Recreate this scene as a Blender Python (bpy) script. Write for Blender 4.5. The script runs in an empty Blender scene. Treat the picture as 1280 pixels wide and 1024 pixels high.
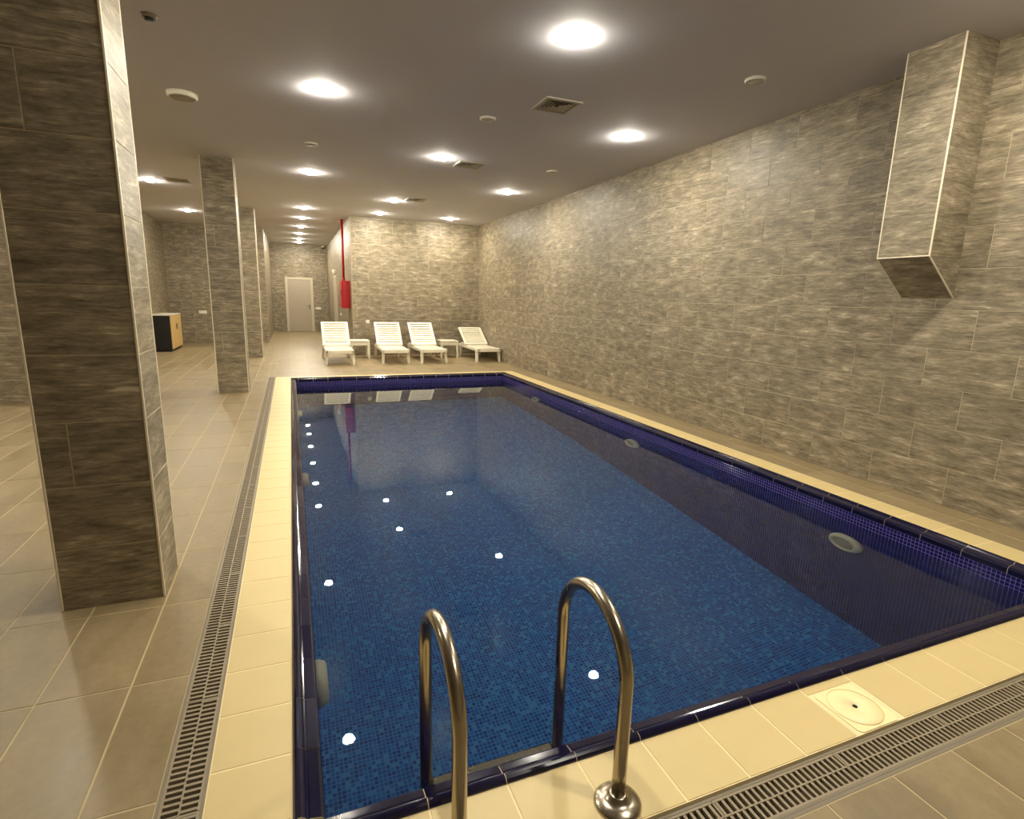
import bpy, bmesh, math, random
from mathutils import Vector, Matrix
random.seed(7)
SC = bpy.context.scene
COL = SC.collection
PI = math.pi

# ------------------------------------------------------------------ camera
def look_axes(yaw, pit, roll):
    cy, sy, cp, sp = math.cos(yaw), math.sin(yaw), math.cos(pit), math.sin(pit)
    f = Vector((sy*cp, cy*cp, -sp)); r = Vector((cy, -sy, 0)); d = f.cross(r)
    c, s = math.cos(roll), math.sin(roll)
    return c*r + s*d, -s*r + c*d, f
R_, D_, F_ = look_axes(math.radians(21.9592), math.radians(11.4893), math.radians(-1.4762))
cam = bpy.data.cameras.new('camera'); camo = bpy.data.objects.new('camera', cam); COL.objects.link(camo)
cam.sensor_fit = 'HORIZONTAL'; cam.sensor_width = 36; cam.lens = 682.862/1280*36
cam.clip_start = 0.05; cam.clip_end = 100
m = Matrix.Identity(4)
for i in range(3):
    m[i][0] = R_[i]; m[i][1] = -D_[i]; m[i][2] = -F_[i]
m[2][3] = 1.5
camo.matrix_world = m
SC.camera = camo

# ------------------------------------------------------------------ world, exposure
w = bpy.data.worlds.new('world'); SC.world = w; w.use_nodes = True
w.node_tree.nodes['Background'].inputs[0].default_value = (0.0, 0.0, 0.0, 1)
w.node_tree.nodes['Background'].inputs[1].default_value = 0
SC.view_settings.view_transform = 'Standard'; SC.view_settings.look = 'None'
SC.view_settings.gamma = 1; SC.view_settings.use_curve_mapping = False
SC.view_settings.exposure = 0.46
cy = SC.cycles
cy.use_denoising = True
cy.max_bounces = 10; cy.diffuse_bounces = 5; cy.glossy_bounces = 5; cy.transmission_bounces = 8
cy.caustics_refractive = True; cy.caustics_reflective = False
cy.sample_clamp_indirect = 4.0; cy.blur_glossy = 0.5
LAMP_W = 17.0
LAMP_COL = (1.0, 0.93, 0.77)
LENS_E = 440.0

# ------------------------------------------------------------------ dimensions (metres)
H = 3.33                      # ceiling
XR = 4.65                     # right wall
YB = 14.15                    # wall behind the loungers
XH = 1.415                     # right side of the corridor
YE = 23.5                     # end of the corridor
XC0, XC1 = -1.075, -0.655     # columns
PX0, PX1, PY0, PY1 = 0.02, 3.925, 1.432, 10.32   # pool inner faces
CX0, CX1, CY0, CY1 = -0.315, 4.26, 1.09, 10.65   # coping outer
CI = (-0.07, 4.015, 1.342, 10.41)                # coping inner edge x0,x1,y0,y1
WZ = -0.135                   # water level
PZ = -1.70                    # pool bottom

# ------------------------------------------------------------------ materials
def srgb(r, g, b):
    f = lambda c: (c/12.92 if c <= .04045 else ((c+.055)/1.055)**2.4)
    return (f(r/255), f(g/255), f(b/255), 1)
class NT:
    def __init__(s, name):
        s.m = bpy.data.materials.new(name); s.m.use_nodes = True
        s.t = s.m.node_tree; s.n = s.t.nodes; s.p = s.n['Principled BSDF']
    def add(s, typ, **kw):
        n = s.n.new(typ)
        for k, v in kw.items(): setattr(n, k, v)
        return n
    def put(s, sock, v):
        if isinstance(v, bpy.types.NodeSocket): s.t.links.new(v, sock)
        else: sock.default_value = v
    def math(s, op, a, b=0.0, c=0.0):
        n = s.add('ShaderNodeMath', operation=op)
        s.put(n.inputs[0], a); s.put(n.inputs[1], b)
        if op in ('MULTIPLY_ADD', 'SMOOTH_MIN', 'WRAP'): s.put(n.inputs[2], c)
        return n.outputs[0]
    def mix(s, f, a, b):
        n = s.add('ShaderNodeMix', data_type='RGBA')
        s.put(n.inputs[0], f); s.put(n.inputs[6], a); s.put(n.inputs[7], b)
        return n.outputs[2]
    def ramp(s, f, stops):
        n = s.add('ShaderNodeValToRGB'); e = n.color_ramp.elements
        while len(e) < len(stops): e.new(0.5)
        for i, (p, c) in enumerate(stops): e[i].position = p; e[i].color = c
        s.put(n.inputs[0], f); return n.outputs[0]
    def noise(s, vec, scale, detail=3, rough=.55):
        n = s.add('ShaderNodeTexNoise'); s.put(n.inputs['Vector'], vec)
        n.inputs['Scale'].default_value = scale; n.inputs['Detail'].default_value = detail; n.inputs['Roughness'].default_value = rough
        return n.outputs[0]
    def vmul(s, vec, v):
        n = s.add('ShaderNodeVectorMath', operation='MULTIPLY'); s.put(n.inputs[0], vec); s.put(n.inputs[1], v); return n.outputs[0]
    def vadd(s, vec, v):
        n = s.add('ShaderNodeVectorMath', operation='ADD'); s.put(n.inputs[0], vec); s.put(n.inputs[1], v); return n.outputs[0]
    def obj(s): return s.add('ShaderNodeTexCoord').outputs['Object']
    def rnd(s):
        a = s.add('ShaderNodeObjectInfo').outputs['Random']; b = s.add('ShaderNodeNewGeometry').outputs['Random Per Island']
        return s.math('FRACT', s.math('ADD', a, s.math('MULTIPLY', b, 7.31)))
    def bump(s, h, dist, strength=1.0):
        n = s.add('ShaderNodeBump'); s.put(n.inputs['Height'], h); n.inputs['Distance'].default_value = dist
        n.inputs['Strength'].default_value = strength
        s.t.links.new(n.outputs[0], s.p.inputs['Normal'])
    def base(s, c, rough=.5, metal=0.0, spec=.5):
        s.put(s.p.inputs['Base Color'], c); s.put(s.p.inputs['Roughness'], rough); s.p.inputs['Metallic'].default_value = metal
        s.p.inputs['Specular IOR Level'].default_value = spec
        return s.m

def mat_plain(name, c, rough=.5, metal=0.0, spec=.5, var=.08, scale=14):
    t = NT(name); n = t.noise(t.obj(), scale, 4)
    d = tuple(x*(1-var) for x in c[:3])+(1,); l = tuple(min(1, x*(1+var)) for x in c[:3])+(1,)
    return t.base(t.mix(n, d, l), rough, metal, spec)

def mat_stone():
    t = NT('stone_tile'); r = t.rnd(); o = t.obj()
    off = t.add('ShaderNodeCombineXYZ'); t.put(off.inputs[0], t.math('MULTIPLY', r, 37.)); t.put(off.inputs[1], t.math('MULTIPLY', r, 11.)); t.put(off.inputs[2], t.math('MULTIPLY', r, 53.))
    v = t.vadd(o, off.outputs[0])
    wob = t.noise(t.vmul(v, (5., 5., 9.)), 1.0, 3, .5)
    sh = t.add('ShaderNodeCombineXYZ'); t.put(sh.inputs[2], t.math('MULTIPLY', t.math('SUBTRACT', wob, .5), .028))
    v = t.vadd(v, sh.outputs[0])
    a = t.noise(t.vmul(v, (6.5, 6.5, 54.)), 1.0, 6, .66)        # streaks
    b = t.noise(t.vmul(v, (22., 22., 110.)), 1.0, 4, .65)     # fine grain
    c = t.noise(t.vmul(v, (5., 5., 13.)), 1.0, 3, .5)         # blotches
    rd = t.math('SUBTRACT', 1.0, t.math('MULTIPLY', t.math('ABSOLUTE', t.math('SUBTRACT', t.noise(t.vmul(v, (3.2, 3.2, 34.)), 1.0, 3, .5), .5)), 16.))
    vein = t.math('MULTIPLY', t.math('MAXIMUM', rd, 0.0), t.math('MAXIMUM', t.math('MULTIPLY', t.math('SUBTRACT', c, .47), 5.), 0.0))
    h = t.math('ADD', t.math('MULTIPLY', a, .5), t.math('ADD', t.math('MULTIPLY', b, .28), t.math('MULTIPLY', c, .3)))
    h = t.math('ADD', t.math('MULTIPLY', vein, .085), h)
    col = t.ramp(h, [(.38, srgb(84, 75, 60)), (.52, srgb(124, 113, 92)), (.62, srgb(150, 137, 114)), (.76, srgb(198, 183, 155))])
    hue = t.ramp(r, [(0., (.93, .92, .91, 1)), (.5, (1, 1, 1, 1)), (1., (1.06, 1.05, 1.03, 1))])
    mx = t.add('ShaderNodeMix', data_type='RGBA', blend_type='MULTIPLY'); mx.inputs[0].default_value = 1
    t.put(mx.inputs[6], col); t.put(mx.inputs[7], hue)
    t.bump(h, .0022, .8)
    return t.base(mx.outputs[2], .48, 0, .4)

def mat_floor():
    t = NT('floor_tile'); r = t.rnd(); o = t.obj()
    off = t.add('ShaderNodeCombineXYZ'); t.put(off.inputs[0], t.math('MULTIPLY', r, 37.)); t.put(off.inputs[1], t.math('MULTIPLY', r, 21.))
    v = t.vadd(o, off.outputs[0])
    a = t.noise(t.vmul(v, (6., 2., 6.)), 1., 5, .6); b = t.noise(v, 30., 4, .6)
    h = t.math('ADD', t.math('MULTIPLY', a, .7), t.math('MULTIPLY', b, .3))
    col = t.ramp(h, [(.32, srgb(122, 106, 77)), (.5, srgb(136, 119, 88)), (.68, srgb(149, 132, 99))])
    hue = t.ramp(r, [(0., (.93, .93, .92, 1)), (1., (1.04, 1.03, 1.02, 1))])
    mx = t.add('ShaderNodeMix', data_type='RGBA', blend_type='MULTIPLY'); mx.inputs[0].default_value = 1
    t.put(mx.inputs[6], col); t.put(mx.inputs[7], hue)
    pos = t.add('ShaderNodeNewGeometry').outputs['Position']
    vd = t.add('ShaderNodeVectorMath', operation='DISTANCE'); t.put(vd.inputs[0], t.vmul(pos, (.8, 1.2, 1))); vd.inputs[1].default_value = (1.31, 1.0, 0)
    wet = t.ramp(t.math('ADD', vd.outputs[1], t.math('MULTIPLY', t.noise(pos, 7., 3), .16)), [(.20, (1, 1, 1, 1)), (.26, (0, 0, 0, 1))])   # damp patch left on the tiles
    wcol = t.mix(t.math('MULTIPLY', wet, .3), mx.outputs[2], srgb(84, 72, 46))
    t.bump(b, .0008, .5)
    return t.base(wcol, t.ramp(a, [(.3, (.36,)*3+(1,)), (.7, (.5,)*3+(1,))]), 0, .4)

def mat_mosaic(name, ax, cols, grout, pitch=.025, line=.085):
    t = NT(name); sp = t.add('ShaderNodeSeparateXYZ'); t.put(sp.inputs[0], t.obj())
    u = t.math('DIVIDE', sp.outputs[ax[0]], pitch); v = t.math('DIVIDE', sp.outputs[ax[1]], pitch)
    def edge(x):
        f = t.math('FRACT', x); d = t.math('ABSOLUTE', t.math('SUBTRACT', f, .5))
        return t.math('GREATER_THAN', d, .5-line)
    g = t.math('MAXIMUM', edge(u), edge(v))
    cb = t.add('ShaderNodeCombineXYZ'); t.put(cb.inputs[0], t.math('FLOOR', u)); t.put(cb.inputs[1], t.math('FLOOR', v))
    wn = t.add('ShaderNodeTexWhiteNoise', noise_dimensions='2D'); t.put(wn.inputs['Vector'], cb.outputs[0])
    n = len(cols); c = t.ramp(wn.outputs[0], [(i/n, x) for i, x in enumerate(cols)])
    t.n[-1] if False else None
    for nd in t.n:
        if nd.type == 'VALTORGB': nd.color_ramp.interpolation = 'CONSTANT'
    t.bump(t.math('SUBTRACT', 1.0, g), .0012, .6)
    return t.base(t.mix(g, c, grout), t.math('MULTIPLY_ADD', g, .5, .12), 0, .5)

M = {}
M['stone'] = mat_stone()
M['floor'] = mat_floor()
M['grout'] = mat_plain('grout', srgb(178, 160, 122), .85, var=.1)
M['wall_grout'] = mat_plain('wall_grout', srgb(176, 162, 134), .85, var=.1)
M['cream'] = mat_plain('cream_tile', srgb(206, 184, 130), .45, var=.05, scale=6)
M['cream_grout'] = mat_plain('cream_grout', srgb(236, 216, 168), .8)
M['lid'] = mat_plain('lid_plastic', srgb(240, 224, 172), .4, var=.03)
M['ceiling'] = mat_plain('ceiling_paint', srgb(210, 208, 213), .8, spec=.2, var=.02, scale=2)
M['trim'] = mat_plain('edge_trim', srgb(226, 214, 188), .35)
M['white'] = mat_plain('white_plastic', srgb(224, 216, 194), .38, var=.02)
M['offwhite'] = mat_plain('offwhite_plastic', srgb(214, 206, 190), .4, var=.03)
M['black'] = mat_plain('black_plastic', srgb(22, 20, 19), .45)
M['dark'] = mat_plain('dark_void', srgb(14, 12, 10), .9)
M['grate'] = mat_plain('grate_plastic', srgb(140, 126, 102), .5, var=.12, scale=9)
M['channel'] = mat_plain('channel_frame', srgb(122, 111, 92), .6, var=.1)
M['red'] = mat_plain('red_paint', srgb(160, 10, 18), .35, var=.05)
M['door'] = mat_plain('door_paint', srgb(164, 152, 132), .45, var=.02)
M['doorframe'] = mat_plain('door_frame_paint', srgb(192, 180, 156), .45, var=.02)
M['wood'] = None
M['vent'] = mat_plain('vent_paint', srgb(176, 168, 154), .5, var=.03)
M['edge'] = None
def mat_edge():
    t = NT('cobalt_edge_tile'); r = t.rnd(); n = t.noise(t.obj(), 40, 3)
    c = t.mix(n, srgb(10, 8, 34), srgb(18, 15, 50))
    return t.base(c, t.math('MULTIPLY_ADD', r, .08, .07), 0, .6)
M['edge'] = mat_edge()
def mat_wood():
    t = NT('beech_board'); a = t.noise(t.vmul(t.obj(), (20, 20, 1.5)), 1., 4, .6)
    return t.base(t.ramp(a, [(.3, srgb(196, 158, 98)), (.7, srgb(222, 188, 126))]), .45)
M['wood'] = mat_wood()
def mat_steel():
    t = NT('stainless_steel'); n = t.noise(t.vmul(t.obj(), (60, 60, 4)), 1., 3)
    return t.base(srgb(178, 168, 150), t.math('MULTIPLY_ADD', n, .14, .18), 1.0)
M['steel'] = mat_steel()
BL = [srgb(*c) for c in ((17, 76, 148), (21, 88, 162), (29, 104, 176), (10, 58, 126), (19, 82, 156), (54, 126, 184), (14, 68, 136), (25, 94, 168))]
M['mosaic_floor'] = mat_mosaic('mosaic_floor', (0, 1), BL, srgb(60, 112, 166), line=.09)
NV = [srgb(*c) for c in ((20, 16, 82), (16, 13, 70), (26, 21, 94), (18, 15, 78))]
M['mosaic_x'] = mat_mosaic('mosaic_side', (1, 2), NV, srgb(122, 110, 168), line=.06)
M['mosaic_y'] = mat_mosaic('mosaic_end', (0, 2), NV, srgb(122, 110, 168), line=.06)
def mat_emit():
    t = NT('lamp_lens'); t.base((1, 1, 1, 1), .4)
    t.p.inputs['Emission Color'].default_value = (1, .94, .79, 1); t.p.inputs['Emission Strength'].default_value = LENS_E
    return t.m
M['lens'] = mat_emit()
def mat_water():
    t = NT('pool_water'); g = t.add('ShaderNodeBsdfGlass'); g.inputs['Color'].default_value = (.93, .98, 1, 1)
    g.inputs['Roughness'].default_value = 0; g.inputs['IOR'].default_value = 1.27
    t.t.links.new(g.outputs[0], t.n['Material Output'].inputs[0]); return t.m
M['water'] = mat_water()

# ------------------------------------------------------------------ mesh helpers
def box(bm, x0, x1, y0, y1, z0, z1, bev=0.0):
    vs = [bm.verts.new((x, y, z)) for x in (x0, x1) for y in (y0, y1) for z in (z0, z1)]
    fs = [bm.faces.new([vs[i] for i in q]) for q in ((0, 1, 3, 2), (4, 6, 7, 5), (0, 4, 5, 1), (2, 3, 7, 6), (0, 2, 6, 4), (1, 5, 7, 3))]
    if bev:
        es = list({e for f in fs for e in f.edges})
        bmesh.ops.bevel(bm, geom=es, offset=bev, segments=2, affect='EDGES', profile=.5)
def hexa(bm, bot, top):
    b = [bm.verts.new(p) for p in bot]; t = [bm.verts.new(p) for p in top]; n = len(b)
    bm.faces.new(b[::-1]); bm.faces.new(t)
    for i in range(n): bm.faces.new((b[i], b[(i+1) % n], t[(i+1) % n], t[i]))
def tube(bm, pts, r, n=16, cap=True):
    pts = [Vector(p) for p in pts]; rings = []; up = None
    for i, p in enumerate(pts):
        d = (pts[min(i+1, len(pts)-1)] - pts[max(i-1, 0)]).normalized()
        if up is None:
            up = d.orthogonal().normalized()
        else:
            up = (up - d*up.dot(d)).normalized()
        s = d.cross(up); rr = r[i] if isinstance(r, (list, tuple)) else r
        rings.append([bm.verts.new(p + rr*(math.cos(a)*up + math.sin(a)*s)) for a in (2*PI*k/n for k in range(n))])
    for a, b in zip(rings, rings[1:]):
        for k in range(n):
            f = bm.faces.new((a[k], a[(k+1) % n], b[(k+1) % n], b[k])); f.smooth = True
    if cap: bm.faces.new(rings[0][::-1]); bm.faces.new(rings[-1])
def lathe(bm, prof, c=(0, 0, 0), axis='z', n=28, smooth=True):
    c = Vector(c); rings = []
    for r, h in prof:
        ring = []
        for k in range(n):
            a = 2*PI*k/n; x, y = r*math.cos(a), r*math.sin(a)
            p = {'z': (x, y, h), 'x': (h, x, y), 'y': (x, h, y)}[axis]
            ring.append(bm.verts.new(c+Vector(p)))
        rings.append(ring)
    for a, b in zip(rings, rings[1:]):
        for k in range(n):
            f = bm.faces.new((a[k], a[(k+1) % n], b[(k+1) % n], b[k])); f.smooth = smooth
    bm.faces.new(rings[0]); bm.faces.new(rings[-1])
def prism(bm, prof, x0, x1):
    """profile of (v, z) points swept along x"""
    a = [bm.verts.new((x0, v, z)) for v, z in prof]; b = [bm.verts.new((x1, v, z)) for v, z in prof]; n = len(a)
    for i in range(n): bm.faces.new((a[i], a[(i+1) % n], b[(i+1) % n], b[i]))
    bm.faces.new(a[::-1]); bm.faces.new(b)
def mesh(name, bm, m):
    bmesh.ops.recalc_face_normals(bm, faces=bm.faces)
    me = bpy.data.meshes.new(name); bm.to_mesh(me); bm.free(); me.materials.append(m); return me
def link(name, me, parent=None):
    o = bpy.data.objects.new(name, me); COL.objects.link(o)
    if parent: o.parent = parent
    return o
def obj(name, bm, m, parent=None): return link(name, mesh(name, bm, m), parent)
def part(name, m, parent, fn):
    bm = bmesh.new(); fn(bm); return obj(name, bm, m, parent)
def tag(o, label=None, cat=None, group=None, kind=None):
    if label: o['label'] = label
    if cat: o['category'] = cat
    if group: o['group'] = group
    if kind: o['kind'] = kind
    return o
def thing(name, label, cat, loc=(0, 0, 0), rz=0, group=None):
    o = bpy.data.objects.new(name, None); COL.objects.link(o); o.location = loc; o.rotation_euler = (0, 0, rz); o.empty_display_size = .1
    return tag(o, label, cat, group)
def copy_tree(o, parent=None):
    c = o.copy(); COL.objects.link(c); c.parent = parent
    for ch in list(o.children):
        if ch.type != "LIGHT": copy_tree(ch, c)
    return c

# ------------------------------------------------------------------ tiles
_tiles = {}
def slab_verts(bm, w, h, t, j, front):
    """one tile in the plane of (a, b), centred; thickness towards `front`: 'y' faces -Y, 'z' faces +Z"""
    W, Hh, e = w/2-j, h/2-j, .0025
    if front == 'y':
        hexa(bm, [(-W, 0, -Hh), (W, 0, -Hh), (W, 0, Hh), (-W, 0, Hh)], [(-W+e, -t, -Hh+e), (W-e, -t, -Hh+e), (W-e, -t, Hh-e), (-W+e, -t, Hh-e)])
    else:
        hexa(bm, [(-W, -Hh, 0), (W, -Hh, 0), (W, Hh, 0), (-W, Hh, 0)], [(-W+e, -Hh+e, t), (W-e, -Hh+e, t), (W-e, Hh-e, t), (-W+e, Hh-e, t)])
def tile_mesh(name, w, h, t, j, front, m):
    k = (name, round(w, 3), round(h, 3), front, m.name)
    if k not in _tiles:
        bm = bmesh.new(); slab_verts(bm, w, h, t, j, front); _tiles[k] = mesh(name, bm, m)
    return _tiles[k]
TT = .004
def wall_cells(L, hgt, off=.5, holes=(), start=0.0):
    out = []
    r = 0; z = 0.0
    while z < hgt-.02:
        z1 = min(z+.3, hgt)
        u = start-(.6*off if r % 2 else 0)
        while u < L-1e-4:
            a, b = max(u, 0), min(u+.6, L)
            if b-a > .03 and not any(a < q[1]-.01 and b > q[0]+.01 and z < q[3]-.01 and z1 > q[2]+.01 for q in holes): out.append((a, b, z, z1))
            elif b-a > .03:
                for q in holes:                    # trim against the opening
                    if z1 <= q[3]+.15 and z >= q[2]-.01:
                        if a < q[0]-.03: out.append((a, q[0], z, min(z1, H)))
                        if b > q[1]+.03: out.append((q[1], b, z, min(z1, H)))
                    elif z < q[3] and z1 > q[3]: out.append((a, b, q[3], z1))
            u += .6
        z = z1; r += 1
    return out
def tiled_wall(name, ox, oy, rz, L, hgt=H, single=lambda u, z: True, thick=.1, holes=(), jitter=1.0, start=0.0):
    def f(bm):
        box(bm, 0, L, -TT+.0022, thick, 0, hgt)
    wl = part(name, M['wall_grout'], None, f); wl.location = (ox, oy, 0); wl.rotation_euler = (0, 0, rz); wl['kind'] = 'structure'
    sb = bmesh.new(); ns = 0
    for a, b, z0, z1 in wall_cells(L, hgt, holes=holes, start=start):
        u, z = (a+b)/2, (z0+z1)/2
        if single(u, z):
            o = link('tile', tile_mesh('tile', b-a, z1-z0, TT, .0012, 'y', M['stone']), wl)
            o.location = (u, random.uniform(-.0004, .0004), z)
            j = jitter*(1.9 if z > H-.75 else 1.0)
            o.rotation_euler = (random.gauss(0, .0018)*j, 0, random.gauss(0, .0006)*j)
        else:
            n0 = len(sb.verts); slab_verts(sb, b-a, z1-z0, TT, .0015, 'y'); sb.verts.ensure_lookup_table()
            bmesh.ops.translate(sb, verts=sb.verts[n0:], vec=(u, 0, z)); ns += 1
    if ns:
        o = obj('tile_field', sb, M['stone'], wl); o['kind'] = 'stuff'
    else: sb.free()
    return wl

# ------------------------------------------------------------------ room shell
tiled_wall('wall_right', XR, YB, -PI/2, YB+2.5, single=lambda u, z: YB-u > .9, start=-.35)
tiled_wall('wall_back', XH, YB, 0, XR-XH+.1, start=-.2)
DX0, DX1, DH = -.16, .84, 2.09        # corridor door opening
tiled_wall('wall_end', XC1, YE, 0, XH-XC1, holes=[(DX0-XC1, DX1-XC1, 0, DH)])
tiled_wall('wall_corridor_right', XH, YE, -PI/2, YE-YB-.1, single=lambda u, z: False)
tiled_wall('wall_corridor_left', XC1, 18.3, PI/2, YE-18.3, single=lambda u, z: False)
tiled_wall('wall_far_left', -3.2, 18.2, 0, XC1+3.2-.0)
tiled_wall('wall_side_left', -3.2, 14.0, PI/2, 4.2, single=lambda u, z: False)
tiled_wall('wall_step_left', -6.5, 14.0, 0, 3.2, single=lambda u, z: False)
tiled_wall('wall_left', -6.5, -2.5, PI/2, 16.5, single=lambda u, z: False)
tiled_wall('wall_near', XR, -2.5, PI, XR+6.5, single=lambda u, z: False)
part('ceiling', M['ceiling'], None, lambda bm: box(bm, -6.7, XR+.15, -2.7, YE+.2, H, H+.12))['kind'] = 'structure'

# floor slab with the pool left open
def floor_slab(bm):
    z0, z1 = -.12, -.0018
    box(bm, -6.6, CX0-.13, -2.6, YE+.1, z0, z1); box(bm, CX1, XR+.1, -2.6, YB, z0, z1)
    box(bm, CX0-.13, CX1, CY1, YE+.1, z0, z1); box(bm, CX0-.13, CX1, -2.6, CY0-.155, z0, z1)
    box(bm, CX1, XR+.1, YB, YE, z0, z1)
floor = part('floor', M['grout'], None, floor_slab); floor['kind'] = 'structure'
GX0, GY0 = CX0-.13, CY0-.155            # outer edges of the two drains
cells = []
def clip_add(a, b, c, d, regs):
    for x0, x1, y0, y1 in regs:
        A, B, C, D = max(a, x0), min(b, x1), max(c, y0), min(d, y1)
        if B-A > .025 and D-C > .025: cells.append((A, B, C, D))
regs = [(-6.5, GX0, -2.5, 14.0), (-3.2, GX0, 14.0, 18.2), (GX0, CX1, CY1, YB), (GX0, XH, YB, 18.2), (XC1, XH, 18.2, YE), (GX0, CX1, -2.5, GY0), (CX1, XR, -2.5, YB)]
for i in range(-21, 19):
    for k in range(-9, 37):
        clip_add(-.645+.3*i, -.345+.3*i, 2.245+.6*k, 2.845+.6*k, regs)
def proj(x, y, z=0):
    v = Vector((x, y, z-1.5)); zz = v.dot(F_)
    if zz < .1: return None
    return 640+682.86*v.dot(R_)/zz, 512+682.86*v.dot(D_)/zz
def seen(c):
    ps = [proj(x, y) for x in c[:2] for y in c[2:]]
    return any(p and -60 < p[0] < 1340 and -60 < p[1] < 1084 for p in ps)
cells.sort(key=lambda c: (not seen(c), math.hypot((c[0]+c[1])/2, (c[2]+c[3])/2)))
sb = bmesh.new()
for i, (a, b, c, d) in enumerate(cells):
    if i < 300:
        o = link('tile', tile_mesh('floor_tile', b-a, d-c, TT, .002, 'z', M['floor']), floor)
        o.location = ((a+b)/2, (c+d)/2, -TT-random.uniform(0, .0006)); o.rotation_euler = (random.gauss(0, .0006), random.gauss(0, .0009), 0)
    else:
        n0 = len(sb.verts); slab_verts(sb, b-a, d-c, TT, .002, 'z'); sb.verts.ensure_lookup_table()
        bmesh.ops.translate(sb, verts=sb.verts[n0:], vec=((a+b)/2, (c+d)/2, -TT))
o = obj('tile_field', sb, M['floor'], floor); o['kind'] = 'stuff'

# ------------------------------------------------------------------ pool
def basin_bed(bm):
    z0, z1 = -.12, -.0016; a, b, c, d = CI
    box(bm, CX0, a, CY0, CY1, z0, z1); box(bm, b, CX1, CY0, CY1, z0, z1)
    box(bm, a, b, CY0, c, z0, z1); box(bm, a, b, d, CY1, z0, z1)
coping = part('pool_coping', M['cream_grout'], None, basin_bed); coping['kind'] = 'structure'
def cop(a, b, c, d):
    o = link('coping_tile', tile_mesh('coping_tile', b-a, d-c, .009, .0018, 'z', M['cream']), coping)
    o.location = ((a+b)/2, (c+d)/2, -.009); o.rotation_euler = (random.gauss(0, .0012), random.gauss(0, .0012), 0)
def steps(base, lo, hi, p=.25):
    k = math.ceil((lo-base)/p-1e-6); s = [lo]+[base+p*i for i in range(k, k+80) if lo+.03 < base+p*i < hi-.03]+[hi]
    return list(zip(s, s[1:]))
SKX0, SKX1, SKY0, SKY1 = 1.825, 2.035, 1.092, 1.30    # skimmer cover in the near coping
for c, d in steps(1.45, CY0, CY1): cop(CX0, CI[0], c, d); cop(CI[1], CX1, c, d)
for a, b in steps(.057, CI[0], CI[1]):
    cop(a, b, CI[3], CY1)
    if b < SKX0+.02 or a > SKX1-.02: cop(a, b, CY0, CI[2])
cop(1.807, SKX1+.022, SKY1, CI[2])
EP = [(0, -.02), (0, .003), (.006, .011), (.014, .0155), (.022, .0155), (.031, .010), (.038, .001), (.043, -.0005), (.048, .001), (.078, -.005), (.086, -.010), (.090, -.018), (.090, -.05), (.06, -.05)]
pool_edge = bpy.data.objects.new('pool_edge', None); COL.objects.link(pool_edge); pool_edge['kind'] = 'structure'
pool_edge['label'] = 'raised cobalt blue ceramic edge tiles around the pool'
_edge = {}
def edge_piece(L):
    k = round(L, 3)
    if k not in _edge:
        bm = bmesh.new(); prism(bm, EP, -L/2+.0015, L/2-.0015)
        _edge[k] = mesh('edge_tile', bm, M['edge'])
        for p in _edge[k].polygons: p.use_smooth = False
    return _edge[k]
def edge_run(axis, lo, hi, base, pos, rz):
    for a, b in steps(base, lo, hi):
        o = link('edge_tile', edge_piece(b-a), pool_edge); c = (a+b)/2
        o.location = (c, pos, 0) if axis == 'x' else (pos, c, 0); o.rotation_euler = (0, 0, rz)
    bm = bmesh.new(); prism(bm, [(v*.97+.001, z-.0022) for v, z in EP], -(hi-lo)/2, (hi-lo)/2)
    g = obj('grout_line', bm, M['cream_grout'], pool_edge); c = (lo+hi)/2
    g.location = (c, pos, 0) if axis == 'x' else (pos, c, 0); g.rotation_euler = (0, 0, rz)
edge_run('x', CI[0], CI[1], .057, CI[2], 0)
edge_run('x', CI[0], CI[1], .057, CI[3], PI)
edge_run('y', CI[2]+.09, CI[3]-.09, 1.45, CI[0], -PI/2)
edge_run('y', CI[2]+.09, CI[3]-.09, 1.45, CI[1], PI/2)
T_ = .12
basin = bpy.data.objects.new('pool_basin', None); COL.objects.link(basin); basin['kind'] = 'structure'; basin['label'] = 'sunken pool basin lined with small blue mosaic'
rec = []
rec.append(part('pool_floor', M['mosaic_floor'], basin, lambda bm: box(bm, PX0-T_, PX1+T_, PY0-T_, PY1+T_, PZ-.1, PZ)))
rec.append(part('pool_wall', M['mosaic_x'], basin, lambda bm: box(bm, PX0-T_, PX0, PY0, PY1, PZ, -.05)))
rec.append(part('pool_wall', M['mosaic_x'], basin, lambda bm: box(bm, PX1, PX1+T_, PY0, PY1, PZ, -.05)))
rec.append(part('pool_wall', M['mosaic_y'], basin, lambda bm: box(bm, PX0-T_, PX1+T_, PY0-T_, PY0, PZ, -.05)))
rec.append(part('pool_wall', M['mosaic_y'], basin, lambda bm: box(bm, PX0-T_, PX1+T_, PY1, PY1+T_, PZ, -.05)))
def surf(bm):
    e = .03; bm.faces.new([bm.verts.new(p) for p in ((PX0-e, PY0-e, WZ), (PX1+e, PY0-e, WZ), (PX1+e, PY1+e, WZ), (PX0-e, PY1+e, WZ))])
water = part('pool_water', M['water'], None, surf)
if water.data.polygons[0].normal.z < 0: water.data.flip_normals()
tag(water, 'still clear water filling the blue mosaic pool', 'water', kind='stuff')

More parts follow.
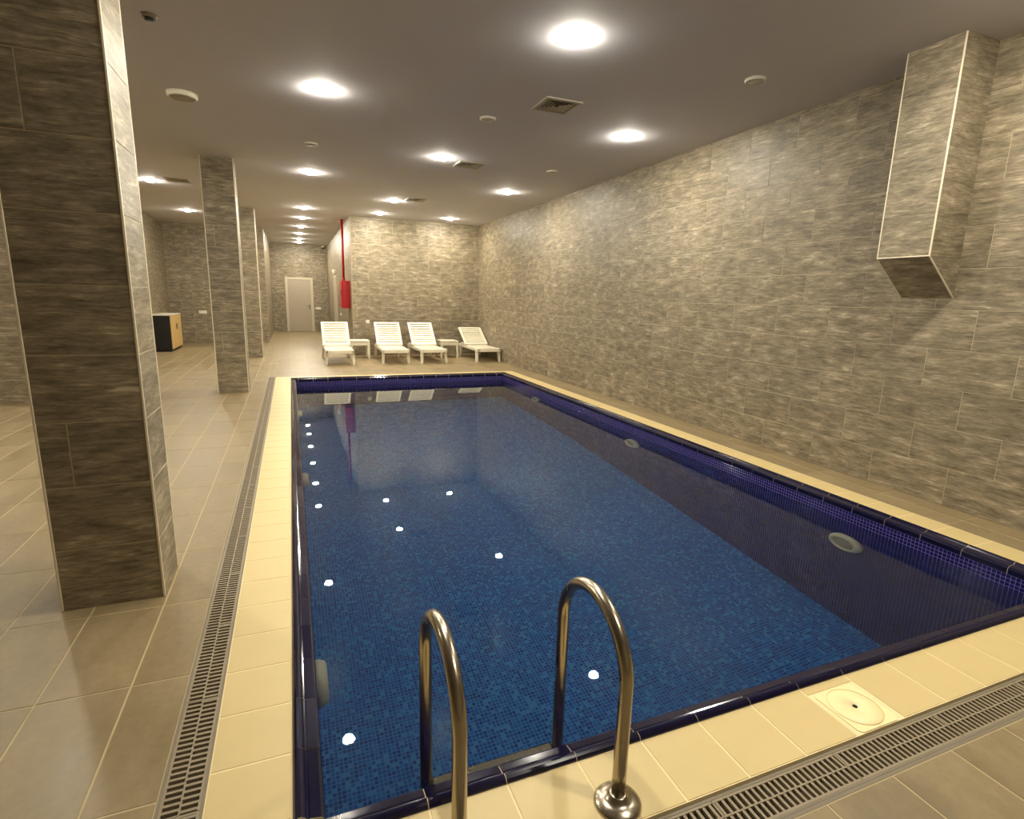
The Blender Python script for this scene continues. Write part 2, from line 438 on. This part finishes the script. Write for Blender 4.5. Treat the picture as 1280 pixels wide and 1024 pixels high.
# niche lamps on the pool side walls
def pool_lamp(label, x, y, s):
    t = thing('pool_lamp', label, 'pool lamp', (x, y, -.52), 0, 'round lamps on the pool walls')
    rec.append(part('rim', M['white'], t, lambda bm: lathe(bm, [(.135, 0), (.135, .02*s), (.120, .048*s), (.10, .055*s), (.088, .050*s), (.088, .03*s)], axis='x', n=36)))
    rec.append(part('lens', M['vent'], t, lambda bm: lathe(bm, [(.088, .02*s), (.088, .036*s), (.05, .046*s), (.0005, .049*s)], axis='x', n=30)))
for k, y in enumerate((2.70, 5.62, 8.60)):
    wh = ('nearest the camera', 'half way along', 'nearest the far end')[k]
    pool_lamp('white round pool lamp on the right pool wall, ' + wh, PX1, y, -1)
    pool_lamp('white round pool lamp on the left pool wall, ' + wh, PX0, y-.18, 1)

# ------------------------------------------------------------------ overflow drains with slotted grates
def grate_seg(L):
    bm = bmesh.new(); w = .112; z0, z1 = -.014, -.001
    for a, b in ((-w/2, -w/2+.008), (-.0026, .0026), (w/2-.008, w/2)): box(bm, a, b, -L/2, L/2, z0, z1)
    n = round(L/.0235); p = L/n; g = p*.40
    for side, (a, b) in enumerate(((-w/2+.008, -.0026), (.0026, w/2-.008))):
        for k in range(n+1):
            y = -L/2+p*(k-.5*side); box(bm, a, b, max(y-g/2, -L/2), min(y+g/2, L/2), z0, z1-.001)
    return mesh('grate', bm, M['grate'])
def drain(label, axis, lo, hi, c):
    t = thing('floor_drain', label, 'drain')
    def ch(bm):
        for s in (-1, 1):
            if axis == 'y': box(bm, c+s*.0608-.0042, c+s*.0608+.0042, lo, hi, -.11, -.0004)
            else: box(bm, lo, hi, c+s*.0608-.0042, c+s*.0608+.0042, -.11, -.0004)
    part('frame', M['channel'], t, ch)
    part('channel', M['dark'], t, lambda bm: box(bm, *((c-.057, c+.057, lo, hi) if axis == 'y' else (lo, hi, c-.057, c+.057)), -.115, -.09))
    n = round((hi-lo)/.5); L = (hi-lo)/n; me = grate_seg(L-.002)
    for k in range(n):
        o = link('grate', me, t); q = lo+L*(k+.5)
        o.location = (c, q, 0) if axis == 'y' else (q, c, 0); o.rotation_euler = (0, 0, 0 if axis == 'y' else PI/2)
drain('long slotted drain channel along the left side of the pool', 'y', CY0-.02, CY1-.02, CX0-.065)
drain('slotted drain channel in front of the near end of the pool', 'x', CX0-.13, CX1, CY0-.0775)
part('trim_1', M['channel'], None, lambda bm: box(bm, CX0-.13, CX1, CY0-.155, CY0-.142, -.1, -.001))['kind'] = 'structure'

# skimmer cover
t = thing('skimmer_cover', 'square cream plastic cover with a round lid set in the near pool edge', 'cover', ((SKX0+SKX1)/2, (SKY0+SKY1)/2, 0))
sx, sy = (SKX1-SKX0)/2, (SKY1-SKY0)/2
def frm(bm):
    n = 40; o_, i_ = [], []
    for k in range(n):
        a = 2*PI*(k+.5)/n; c, s = math.cos(a), math.sin(a); q = 1/max(abs(c), abs(s))
        o_.append((c*q*sx*.985, s*q*sy*.985)); i_.append((c*.096, s*.096))
    for (z, fl) in ((.0015, 1),):
        vo = [bm.verts.new((x, y, z)) for x, y in o_]; vi = [bm.verts.new((x, y, z)) for x, y in i_]
        vb = [bm.verts.new((x, y, -.008)) for x, y in o_]; vc = [bm.verts.new((x, y, -.008)) for x, y in i_]
        for k in range(n):
            j = (k+1) % n
            bm.faces.new((vo[k], vo[j], vi[j], vi[k])); bm.faces.new((vb[k], vb[j], vo[j], vo[k])); bm.faces.new((vi[k], vi[j], vc[j], vc[k]))
part('frame', M['lid'], t, frm)
lid = part('lid', M['lid'], t, lambda bm: lathe(bm, [(.092, -.008), (.092, .001), (.090, .0025), (.012, .004), (.010, .001), (.0005, .001)], n=40))
part('finger_hole', M['dark'], lid, lambda bm: lathe(bm, [(.009, .0005), (.009, .0032), (.0005, .0032)], n=16))

# ------------------------------------------------------------------ columns
def column(label, y0, dep=.34, x0=XC0, x1=XC1, single=True):
    t = thing('column', label, 'column', (x0, y0, 0), 0, 'stone tiled columns')
    W = x1-x0; D = dep
    core = part('core', M['wall_grout'], t, lambda bm: box(bm, .0018, W-.0018, .0018, D-.0018, 0, H))
    faces = [((0, TT, 0), 0, W), ((W-TT, 0, 0), PI/2, D), ((W, D-TT, 0), PI, W), ((TT, D, 0), -PI/2, D)]
    for fi, (org, rz, L) in enumerate(faces):
        ca, sa = math.cos(rz), math.sin(rz)
        for r in range(12):
            z0, z1 = r*.302, min(r*.302+.302, H)
            if z1-z0 < .005: continue
            cuts = [(.008, L-.008)]
            if fi in (0, 2) and r in (2, 7): cuts = [(.008, L*.28), (L*.28, L-.008)]
            for a, b in cuts:
                o = link('tile', tile_mesh('tile', b-a, z1-z0, TT, .0013, 'y', M['stone']), t)
                u = (a+b)/2
                o.location = (org[0]+ca*u, org[1]+sa*u, (z0+z1)/2); o.rotation_euler = (random.gauss(0, .0015), 0, rz)
    for cx, cyy in ((0, 0), (W, 0), (W, D), (0, D)):
        part('edge_trim', M['trim'], t, lambda bm: box(bm, cx-.0015 if cx == 0 else cx-.0085, cx+.0085 if cx == 0 else cx+.0015, cyy-.0015 if cyy == 0 else cyy-.0085, cyy+.0085 if cyy == 0 else cyy+.0015, 0, H, .002))
    return t
column('broad grey stone tiled column nearest the camera, left of the drain', 2.935)
column('grey stone tiled column second from the camera, beside the far left pool corner', 9.1)
column('grey stone tiled column third in the row, well beyond the pool', 14.0)
column('grey stone tiled column at the far left edge, half hidden by the nearest column', 8.85, x0=-3.62, x1=-3.10)

# bulkhead box hanging on the right wall
t = thing('hanging_pier', 'grey stone tiled box pier hanging from the ceiling on the right wall', 'pier', (XR, 0, 0))
bx0, bx1, by0, by1, zf, zw = -.36, -.005, 2.68, 3.07, 1.875, 1.585     # underside slopes from the front edge (zf) down to the wall (zw)
def poly(bm, pts, n, th):
    n = Vector(n)*th; hexa(bm, [Vector(p)-n for p in pts], pts)
part('core', M['wall_grout'], t, lambda bm: hexa(bm, [(bx0+.003, by0+.003, zf+.003), (bx0+.003, by1-.003, zf+.003), (bx1, by1-.003, zw+.004), (bx1, by0+.003, zw+.004)],
    [(bx0+.003, by0+.003, H), (bx0+.003, by1-.003, H), (bx1, by1-.003, H), (bx1, by0+.003, H)]))
def front_row(z, z1):
    part('tile', M['stone'], t, lambda bm: poly(bm, [(bx0, by0+.008, z+.001), (bx0, by0+.008, z1-.001), (bx0, by1-.008, z1-.001), (bx0, by1-.008, z+.001)], (-1, 0, 0), TT))
z = zf
while z < H-.02: front_row(z, min(z+.302, H)); z += .302
slope = lambda x: zf+(zw-zf)*(x-bx0)/(bx1-bx0)
for yy, sgn in ((by0, -1), (by1, 1)):
    z = zf
    part('tile', M['stone'], t, lambda bm: poly(bm, [(bx0+.008, yy, slope(bx0+.008)), (bx1, yy, slope(bx1)), (bx1, yy, zf-.001), (bx0+.008, yy, zf-.001)], (0, sgn, 0), TT))
    while z < H-.02:
        z1 = min(z+.302, H)
        part('tile', M['stone'], t, lambda bm: poly(bm, [(bx0+.008, yy, z+.001), (bx1, yy, z+.001), (bx1, yy, z1-.001), (bx0+.008, yy, z1-.001)], (0, sgn, 0), TT)); z = z1
part('tile', M['stone'], t, lambda bm: poly(bm, [(bx0+.006, by0+.006, slope(bx0+.006)), (bx1, by0+.006, zw), (bx1, by1-.006, zw), (bx0+.006, by1-.006, slope(bx0+.006))], (-.6, 0, -.8), TT))
for yy, s in ((by0, -1), (by1, 1)):
    a, b = (yy-.0085, yy+.0015) if s > 0 else (yy-.0015, yy+.0085)
    part('edge_trim', M['trim'], t, lambda bm: box(bm, bx0-.0015, bx0+.0085, a, b, zf, H, .002))
    part('edge_trim', M['trim'], t, lambda bm: hexa(bm, [(bx0, a, zf-.001), (bx0, b, zf-.001), (bx1, b, zw-.001), (bx1, a, zw-.001)], [(bx0, a, zf+.008), (bx0, b, zf+.008), (bx1, b, zw+.008), (bx1, a, zw+.008)]))
part('edge_trim', M['trim'], t, lambda bm: box(bm, bx0-.002, bx0+.008, by0, by1, zf-.002, zf+.008, .002))

# ------------------------------------------------------------------ downlights
protos = {}
def build_lamp(lit):
    t = thing('downlight', 'x', 'downlight', (0, 0, H))
    part('trim_ring', M['white'] if lit else M['offwhite'], t, lambda bm: lathe(bm, [(.082, 0), (.0815, -.0012 if lit else -.018), (.072, -.002 if lit else -.024), (.068, -.002 if lit else -.022), (.067, 0)], n=32))
    part('lens', M['lens'] if lit else M['vent'], t, lambda bm: lathe(bm, [(.066, -.002), (.066, -.016), (.056, -.025), (.030, -.031), (.0005, -.033)], n=28))
    return t
lamp_data = bpy.data.lights.new('downlight_bulb', 'AREA'); lamp_data.shape = 'DISK'; lamp_data.size = .122
lamp_data.energy = LAMP_W; lamp_data.color = LAMP_COL; lamp_data.spread = math.radians(180)
def lamp(x, y, label, lit=True):
    if lit not in protos:
        protos[lit] = o = build_lamp(lit)
    else: o = copy_tree(protos[lit])
    o.location = (x, y, H); tag(o, label, 'downlight', 'recessed ceiling downlights')
    if lit:
        b = bpy.data.objects.new('bulb', lamp_data); COL.objects.link(b); b.parent = o; b.location = (0, 0, -.0345)
LIT = [(1.98, 3.87, 'lit ceiling downlight nearest the camera, largest glow at the top'),
 (.37, 5.75, 'lit ceiling downlight between the nearest column and the pool, right of the round speaker'),
 (3.64, 5.75, 'lit ceiling downlight nearest the hanging pier, beside the right wall'),
 (1.99, 7.67, 'lit ceiling downlight just left of the second square air vent'),
 (3.64, 9.52, 'lit ceiling downlight second along the right wall'),
 (.38, 9.52, 'lit ceiling downlight above the left pool edge, right of the second column'),
 (1.99, 11.44, 'lit ceiling downlight just left of the farthest air vent'),
 (1.99, 13.3, 'lit ceiling downlight close to the left part of the wall behind the loungers'),
 (3.64, 13.3, 'lit ceiling downlight close to the right part of the wall behind the loungers'),
 (-2.13, 11.55, 'lit ceiling downlight right beside the nearest column, by the left vent'),
 (-2.13, 15.3, 'lit ceiling downlight between the nearest column and the second column, before the far left wall'),
 (.38, 13.4, 'lit ceiling downlight first of the row running into the corridor'),
 (.38, 15.15, 'lit ceiling downlight second of the row running into the corridor'),
 (.38, 17.1, 'lit ceiling downlight third of the row running into the corridor'),
 (.38, 19.1, 'lit ceiling downlight fourth of the row running into the corridor'),
 (.38, 20.9, 'lit ceiling downlight fifth of the row running into the corridor'),
 (.38, 22.3, 'lit ceiling downlight last of the row, just before the corridor door')]
for x, y, l in LIT: lamp(x, y, l)
for x, y in ((3.64, 1.95), (-2.13, 5.6), (.38, 2.84), (-4.6, 5.8), (-4.6, 9.6), (1.99, .1)):  # unseen lamps; first read off the pier's shadow, the rest added for brightness
    lamp(x, y, 'unseen ceiling downlight added to match brightness and shadows, above the camera or behind the nearest column')
lamp(3.67, 3.9, 'unlit ceiling downlight beside the hanging pier', False)
lamp(2.0, 5.84, 'unlit ceiling downlight left of the nearest air vent', False)
lamp(3.63, 7.68, 'unlit ceiling downlight between the two lit ones along the right wall', False)
lamp(.33, 7.75, 'unlit ceiling downlight between two lit ones above the left pool edge', False)

# ceiling vents, speaker, sensor, corridor camera
def make_vent():
    t = thing('air_vent', 'x', 'air vent', (0, 0, H))
    def sq(bm, r0, r1, z0, z1, za, zb):
        for k in range(4):
            a = k*PI/2; c, s = math.cos(a), math.sin(a); rt = lambda x, y, z: (c*x-s*y, s*x+c*y, z)
            hexa(bm, [rt(-r0, -r0, z0), rt(r0, -r0, z0), rt(r1, -r1, za), rt(-r1, -r1, za)], [rt(-r0, -r0, z1), rt(r0, -r0, z1), rt(r1, -r1, zb), rt(-r1, -r1, zb)])
    part('frame', M['vent'], t, lambda bm: sq(bm, .185, .150, -.012, 0, -.014, 0))
    part('backing', M['dark'], t, lambda bm: box(bm, -.152, .152, -.152, .152, -.004, -.001))
    for r in (.138, .108, .078, .048):
        part('louver', M['vent'], t, lambda bm: sq(bm, r, r-.022, -.014, -.011, -.007, -.004))
    return t
v0 = make_vent()
for k, (x, y, l) in enumerate(((2.47, 5.18, 'square louvred air vent nearest the camera, above the middle of the pool'), (2.43, 7.87, 'square louvred air vent right of the downlight, second from the camera'),
        (2.35, 11.1, 'square louvred air vent farthest away, before the wall behind the loungers'), (-1.68, 11.3, 'square louvred air vent left of the second column'))):
    o = v0 if k == 0 else copy_tree(v0); o.location = (x, y, H); tag(o, l, 'air vent', 'ceiling air vents')
t = thing('ceiling_speaker', 'pale round ceiling speaker right of the nearest column', 'speaker', (-.86, 6.46, H))
part('rim', M['white'], t, lambda bm: lathe(bm, [(.13, 0), (.128, -.034), (.118, -.045), (.108, -.042), (.106, -.004)], n=36))
part('grille', M['vent'], t, lambda bm: lathe(bm, [(.107, -.002), (.107, -.032), (.06, -.038), (.0005, -.04)], n=30))
t = thing('ceiling_sensor', 'small dark round sensor on the ceiling near the top left', 'sensor', (-.80, 4.82, H))
part('body', M['channel'], t, lambda bm: lathe(bm, [(.052, 0), (.050, -.012), (.040, -.022)], n=24))
part('lens', M['black'], t, lambda bm: lathe(bm, [(.038, -.02), (.030, -.030), (.0005, -.034)], n=20))
t = thing('security_camera', 'small white dome camera under the ceiling at the corridor end', 'camera', (1.28, YE-.012, H-.04))
part('bracket', M['white'], t, lambda bm: box(bm, -.05, .05, -.09, 0, -.02, .04, .006))
part('dome', M['black'], t, lambda bm: lathe(bm, [(.05, -.02), (.045, -.05), (.025, -.068), (.0005, -.072)], c=(.0, -.06, 0), n=20))

# ------------------------------------------------------------------ corridor door and wall fittings
door = bpy.data.objects.new('door_1', None); COL.objects.link(door); door.location = ((DX0+DX1)/2, YE, 0); door['kind'] = 'structure'
door['label'] = 'plain pale grey door with a light frame at the corridor end'
hw = (DX1-DX0)/2
def jamb(bm):
    box(bm, -hw-.01, -hw+.08, -.03, .02, 0, DH+.01, .004); box(bm, hw-.08, hw+.01, -.03, .02, 0, DH+.01, .004); box(bm, -hw+.08, hw-.08, -.03, .02, DH-.08, DH+.01, .004)
part('door_frame', M['doorframe'], door, jamb)
lf = part('door_leaf', M['door'], door, lambda bm: box(bm, -hw+.083, hw-.083, -.012, .02, .008, DH-.085, .003))
def hnd(bm):
    lathe(bm, [(.024, -.012), (.024, -.022), (.008, -.024), (.008, -.06)], c=(hw-.15, 0, 1.0), axis='y', n=14); box(bm, hw-.27, hw-.142, -.066, -.05, .99, 1.01, .004); box(bm, hw-.175, hw-.125, -.018, -.011, .88, 1.06, .003)
part('door_handle', M['channel'], lf, hnd)
# side door in the corridor's right wall
d2 = bpy.data.objects.new('door_2', None); COL.objects.link(d2); d2.location = (XH, 19.4, 0); d2['kind'] = 'structure'
d2['label'] = 'narrow side door in the right wall of the corridor'
def jamb2(bm):
    box(bm, -.03, .0, -.5, -.43, 0, 2.1, .004); box(bm, -.03, 0, .43, .5, 0, 2.1, .004); box(bm, -.03, 0, -.43, .43, 2.03, 2.1, .004)
part('door_frame', M['doorframe'], d2, jamb2)
part('door_leaf', M['door'], d2, lambda bm: box(bm, -.016, 0, -.43, .43, .01, 2.03))
def plate(name, label, loc, rz, wd, ht, kind):
    t = thing(name, label, kind, loc, rz)
    part('plate', M['white'], t, lambda bm: box(bm, -wd/2, wd/2, -.019, 0, -ht/2, ht/2, .003))
    n = max(1, round(wd/.085))
    for k in range(n):
        cx = (k-(n-1)/2)*wd/n
        part('rocker' if kind == 'switch' else 'outlet', M['offwhite'], t, lambda bm: box(bm, cx-.028, cx+.028, -.023, -.018, -.028, .028, .002))
plate('wall_switch', 'white double wall switch beside the corridor door', (1.02, YE-.001, .92), 0, .19, .09, 'switch')
plate('wall_socket', 'white double socket on the far left wall above the floor', (-2.37, 18.2-.001, .89), 0, .2, .09, 'socket')
plate('wall_socket', 'single white socket on the wall between the first two loungers', (1.76, YB-.001, .84), 0, .085, .085, 'socket')
plate('wall_switch', 'small white switch on the corridor wall under the red cabinet', (XH-.001, 17.6, .9), -PI/2, .085, .085, 'switch')
t = thing('emergency_light', 'twin headed emergency lamp above the side door in the corridor', 'lamp', (XH-TT, 19.4, 2.2))
part('housing', M['offwhite'], t, lambda bm: box(bm, -.06, 0, -.14, .14, -.06, .04, .006))
for s in (-1, 1):
    h_ = part('lamp_head', M['white'], t, lambda bm: lathe(bm, [(.02, 0), (.055, -.05), (.06, -.07), (.05, -.075), (.0005, -.07)], c=(-.03, s*.17, .03), axis='y', n=18))
# fire hose cabinet with riser pipe
t = thing('fire_cabinet', 'red fire hose cabinet on the corridor corner under a red pipe', 'cabinet', (XH-TT, 14.62, 0))
part('body', M['red'], t, lambda bm: box(bm, -.19, 0, 0, .62, 1.15, 1.83, .006))
dd = part('door', M['red'], t, lambda bm: box(bm, -.208, -.191, .015, .605, 1.165, 1.815, .005))
part('handle', M['steel'], dd, lambda bm: box(bm, -.22, -.208, .04, .07, 1.48, 1.60, .003))
t = thing('riser_pipe', 'vertical red pipe running from the ceiling to the red cabinet', 'pipe', (XH-.13, 14.9, 0))
part('tube', M['red'], t, lambda bm: tube(bm, [(0, 0, 1.83), (0, 0, H)], .03, 16))
part('collar', M['red'], t, lambda bm: lathe(bm, [(.038, 1.83), (.038, 1.89), (.031, 1.895)], n=18))
part('ceiling_rose', M['red'], t, lambda bm: lathe(bm, [(.05, H), (.05, H-.012), (.031, H-.018)], n=18))

# sideboard at the far left
t = thing('sideboard', 'low wooden sideboard with dark end panel against the far left wall', 'cabinet', (-3.16, 15.6, 0))
part('carcass', M['black'], t, lambda bm: box(bm, 0, .40, 0, 1.35, .06, .875))
part('top', M['offwhite'], t, lambda bm: box(bm, -.005, .425, -.012, 1.36, .875, .90, .003))
part('plinth', M['black'], t, lambda bm: box(bm, .02, .38, .03, 1.32, 0, .06))
for k in range(2):
    d_ = part('door', M['wood'], t, lambda bm: box(bm, .40, .418, .008+.67*k, .67+.67*k, .065, .872, .002))
    part('handle', M['channel'], d_, lambda bm: box(bm, .418, .434, .67*1+(-.06 if k == 0 else .045), .67+(-.045 if k == 0 else .06), .52, .66, .002))

# ------------------------------------------------------------------ loungers and side tables
def build_lounger(label, ang):
    """foot at -Y end of local axes (y = 0), head towards +Y"""
    t = thing('sun_lounger', label, 'sun lounger', (0, 0, 0), 0, 'white plastic sun loungers')
    W = .58; h = .33; F = 1.0            # hinge
    def frame(bm):
        for s in (-1, 1):
            x0, x1 = (W/2-.045, W/2) if s > 0 else (-W/2, -W/2+.045)
            box(bm, x0, x1, 0, 1.66, h-.075, h-.01, .008)
            # raised arm by the hinge
            box(bm, x0, x1, 1.02, 1.44, h-.03, h+.035, .010)
        box(bm, -W/2, W/2, 0, .05, h-.085, h-.005, .01); box(bm, -W/2, W/2, 1.62, 1.66, h-.075, h-.01, .008)
        box(bm, -W/2+.04, W/2-.04, .93, .97, h-.075, h-.02)
    part('frame', M['white'], t, frame)
    def seat(bm):
        n = 12; p = (F-.03)/n
        for k in range(n):
            y = .03+p*k; z = h-.012 - .02*math.sin(PI*k/(n-1))
            box(bm, -W/2+.035, W/2-.035, y, y+p*.80, z, z+.018, .004)
        for x in (-.18, 0, .18): box(bm, x-.012, x+.012, .03, F, h-.045, h-.022)
    part('seat', M['white'], t, seat)
    bk = thing('backrest', None, None); bk.parent = t; bk.location = (0, F, h+.005); bk.rotation_euler = (ang, 0, 0)
    # backrest: side stiles, head rail, slats in shallow curve
    def back(bm):
        Lb = .74; w2 = .275
        for s in (-1, 1): box(bm, s*w2-.028, s*w2+.028, 0, Lb, -.012, .022, .008)
        box(bm, -w2, w2, Lb-.055, Lb, -.012, .024, .008); box(bm, -w2, w2, 0, .04, -.012, .02, .006)
        n = 9; p = (Lb-.10)/n
        for k in range(n):
            y = .045+p*k; zz = -.010+.010*math.cos(2*PI*k/(n-1))
            box(bm, -w2+.02, w2-.02, y, y+p*.66, zz-.004, zz+.014, .006)
        box(bm, -w2+.02, w2-.02, .03, Lb-.03, -.030, -.024)
    COL.objects.unlink(bk); bpy.data.objects.remove(bk)
    b = part('backrest', M['white'], t, back); b.location = (0, F, h+.005); b.rotation_euler = (ang, 0, 0)
    y1, z1 = F+.42*math.cos(ang), h+.42*math.sin(ang)
    for sx_ in (-.2, .2): part('back_prop', M['white'], t, lambda bm: tube(bm, [(sx_, y1, z1-.02), (sx_, min(y1+.12, 1.6), h-.04)], .012, 8))
    for (lx, ly) in ((-1, .14), (1, .14), (-1, 1.45), (1, 1.45)):
        def leg(bm):
            x = lx*(W/2-.024); d = -.04 if ly < 1 else .05; o = lx*.02
            q = lambda cx, cyy, z, a, c: [(cx-a, cyy-c, z), (cx+a, cyy-c, z), (cx+a, cyy+c, z), (cx-a, cyy+c, z)]
            hexa(bm, q(x+o, ly+d, 0, .024, .026), q(x, ly, h-.02, .030, .045))
        part('leg', M['white'], t, leg)
    return t
for x, y, rz, ang, l in ((.93, 12.17, 0.0, 43, 'white plastic sun lounger farthest left, in front of the corridor corner'),
        (2.12, 12.17, -.02, 43, 'white plastic sun lounger second from the left, right of the first side table'),
        (2.99, 12.17, .02, 43, 'white plastic sun lounger third from the left, left of the second side table'),
        (4.31, 12.2, 0.0, 31, 'white plastic sun lounger with the lowest backrest, beside the right wall')):
    o = build_lounger(l, math.radians(ang)); o.location = (x, y, 0); o.rotation_euler = (0, 0, rz)
def side_table(label, x, y):
    t = thing('side_table', label, 'side table', (x, y, 0), 0, 'white plastic side tables')
    a, b, h = .23, .23, .43
    part('tabletop', M['white'], t, lambda bm: box(bm, -a, a, -b, b, h-.03, h, .012))
    def ap(bm):
        for s in (-1, 1):
            box(bm, -a+.03, a-.03, s*(b-.03)-.008, s*(b-.03)+.008, h-.12, h-.028, .003); box(bm, s*(a-.03)-.008, s*(a-.03)+.008, -b+.03, b-.03, h-.12, h-.028, .003)
    part('apron', M['white'], t, ap)
    for sx_ in (-1, 1):
        for sy_ in (-1, 1):
            def leg(bm):
                q = lambda cx, cyy, z, r: [(cx-r, cyy-r, z), (cx+r, cyy-r, z), (cx+r, cyy+r, z), (cx-r, cyy+r, z)]
                hexa(bm, q(sx_*(a-.022), sy_*(b-.022), 0, .020), q(sx_*(a-.035), sy_*(b-.035), h-.028, .032))
            part('leg', M['white'], t, leg)
side_table('white plastic side table between the first and second lounger', 1.48, 13.65)
side_table('white plastic side table between the third and fourth lounger', 3.63, 13.5)

# ------------------------------------------------------------------ pool ladder
t = thing('pool_ladder', 'stainless steel pool ladder with two arched handrails on the near pool edge', 'ladder')
def rail(x, yf, yb, top):
    r = (yb-yf)/2; yc = (yf+yb)/2; zc = top-r
    pts = [(x, yf, 0), (x, yf, .12), (x, yf, .24)]
    for k in range(0, 21):
        a = PI-PI*k/20; pts.append((x, yc+r*math.cos(a), zc+r*math.sin(a)*1.0))
    for z in (.2, 0, -.2, -.5, -.8, -1.2): pts.append((x, yb, z))
    o = part('handrail', M['steel'], t, lambda bm: tube(bm, pts, .0212, 24))
    part('flange', M['steel'], o, lambda bm: lathe(bm, [(.072, 0.0), (.072, .004), (.066, .011), (.045, .019), (.030, .023), (.027, .034), (.0215, .036)], c=(x, yf, 0), n=36))
    part('foot_bumper', M['black'], o, lambda bm: lathe(bm, [(.022, 0), (.026, .006), (.026, -.03), (.02, -.036)], c=(x, yb, -1.2), n=16))
rail(.354, 1.185, 1.585, .57); rail(.85, 1.165, 1.565, .60)
for z in (-.150, -.44, -.72, -1.0):
    rec.append(part('tread', M['steel'], t, lambda bm: box(bm, .37, .83, 1.53, 1.588, z-.03, z, .006)))
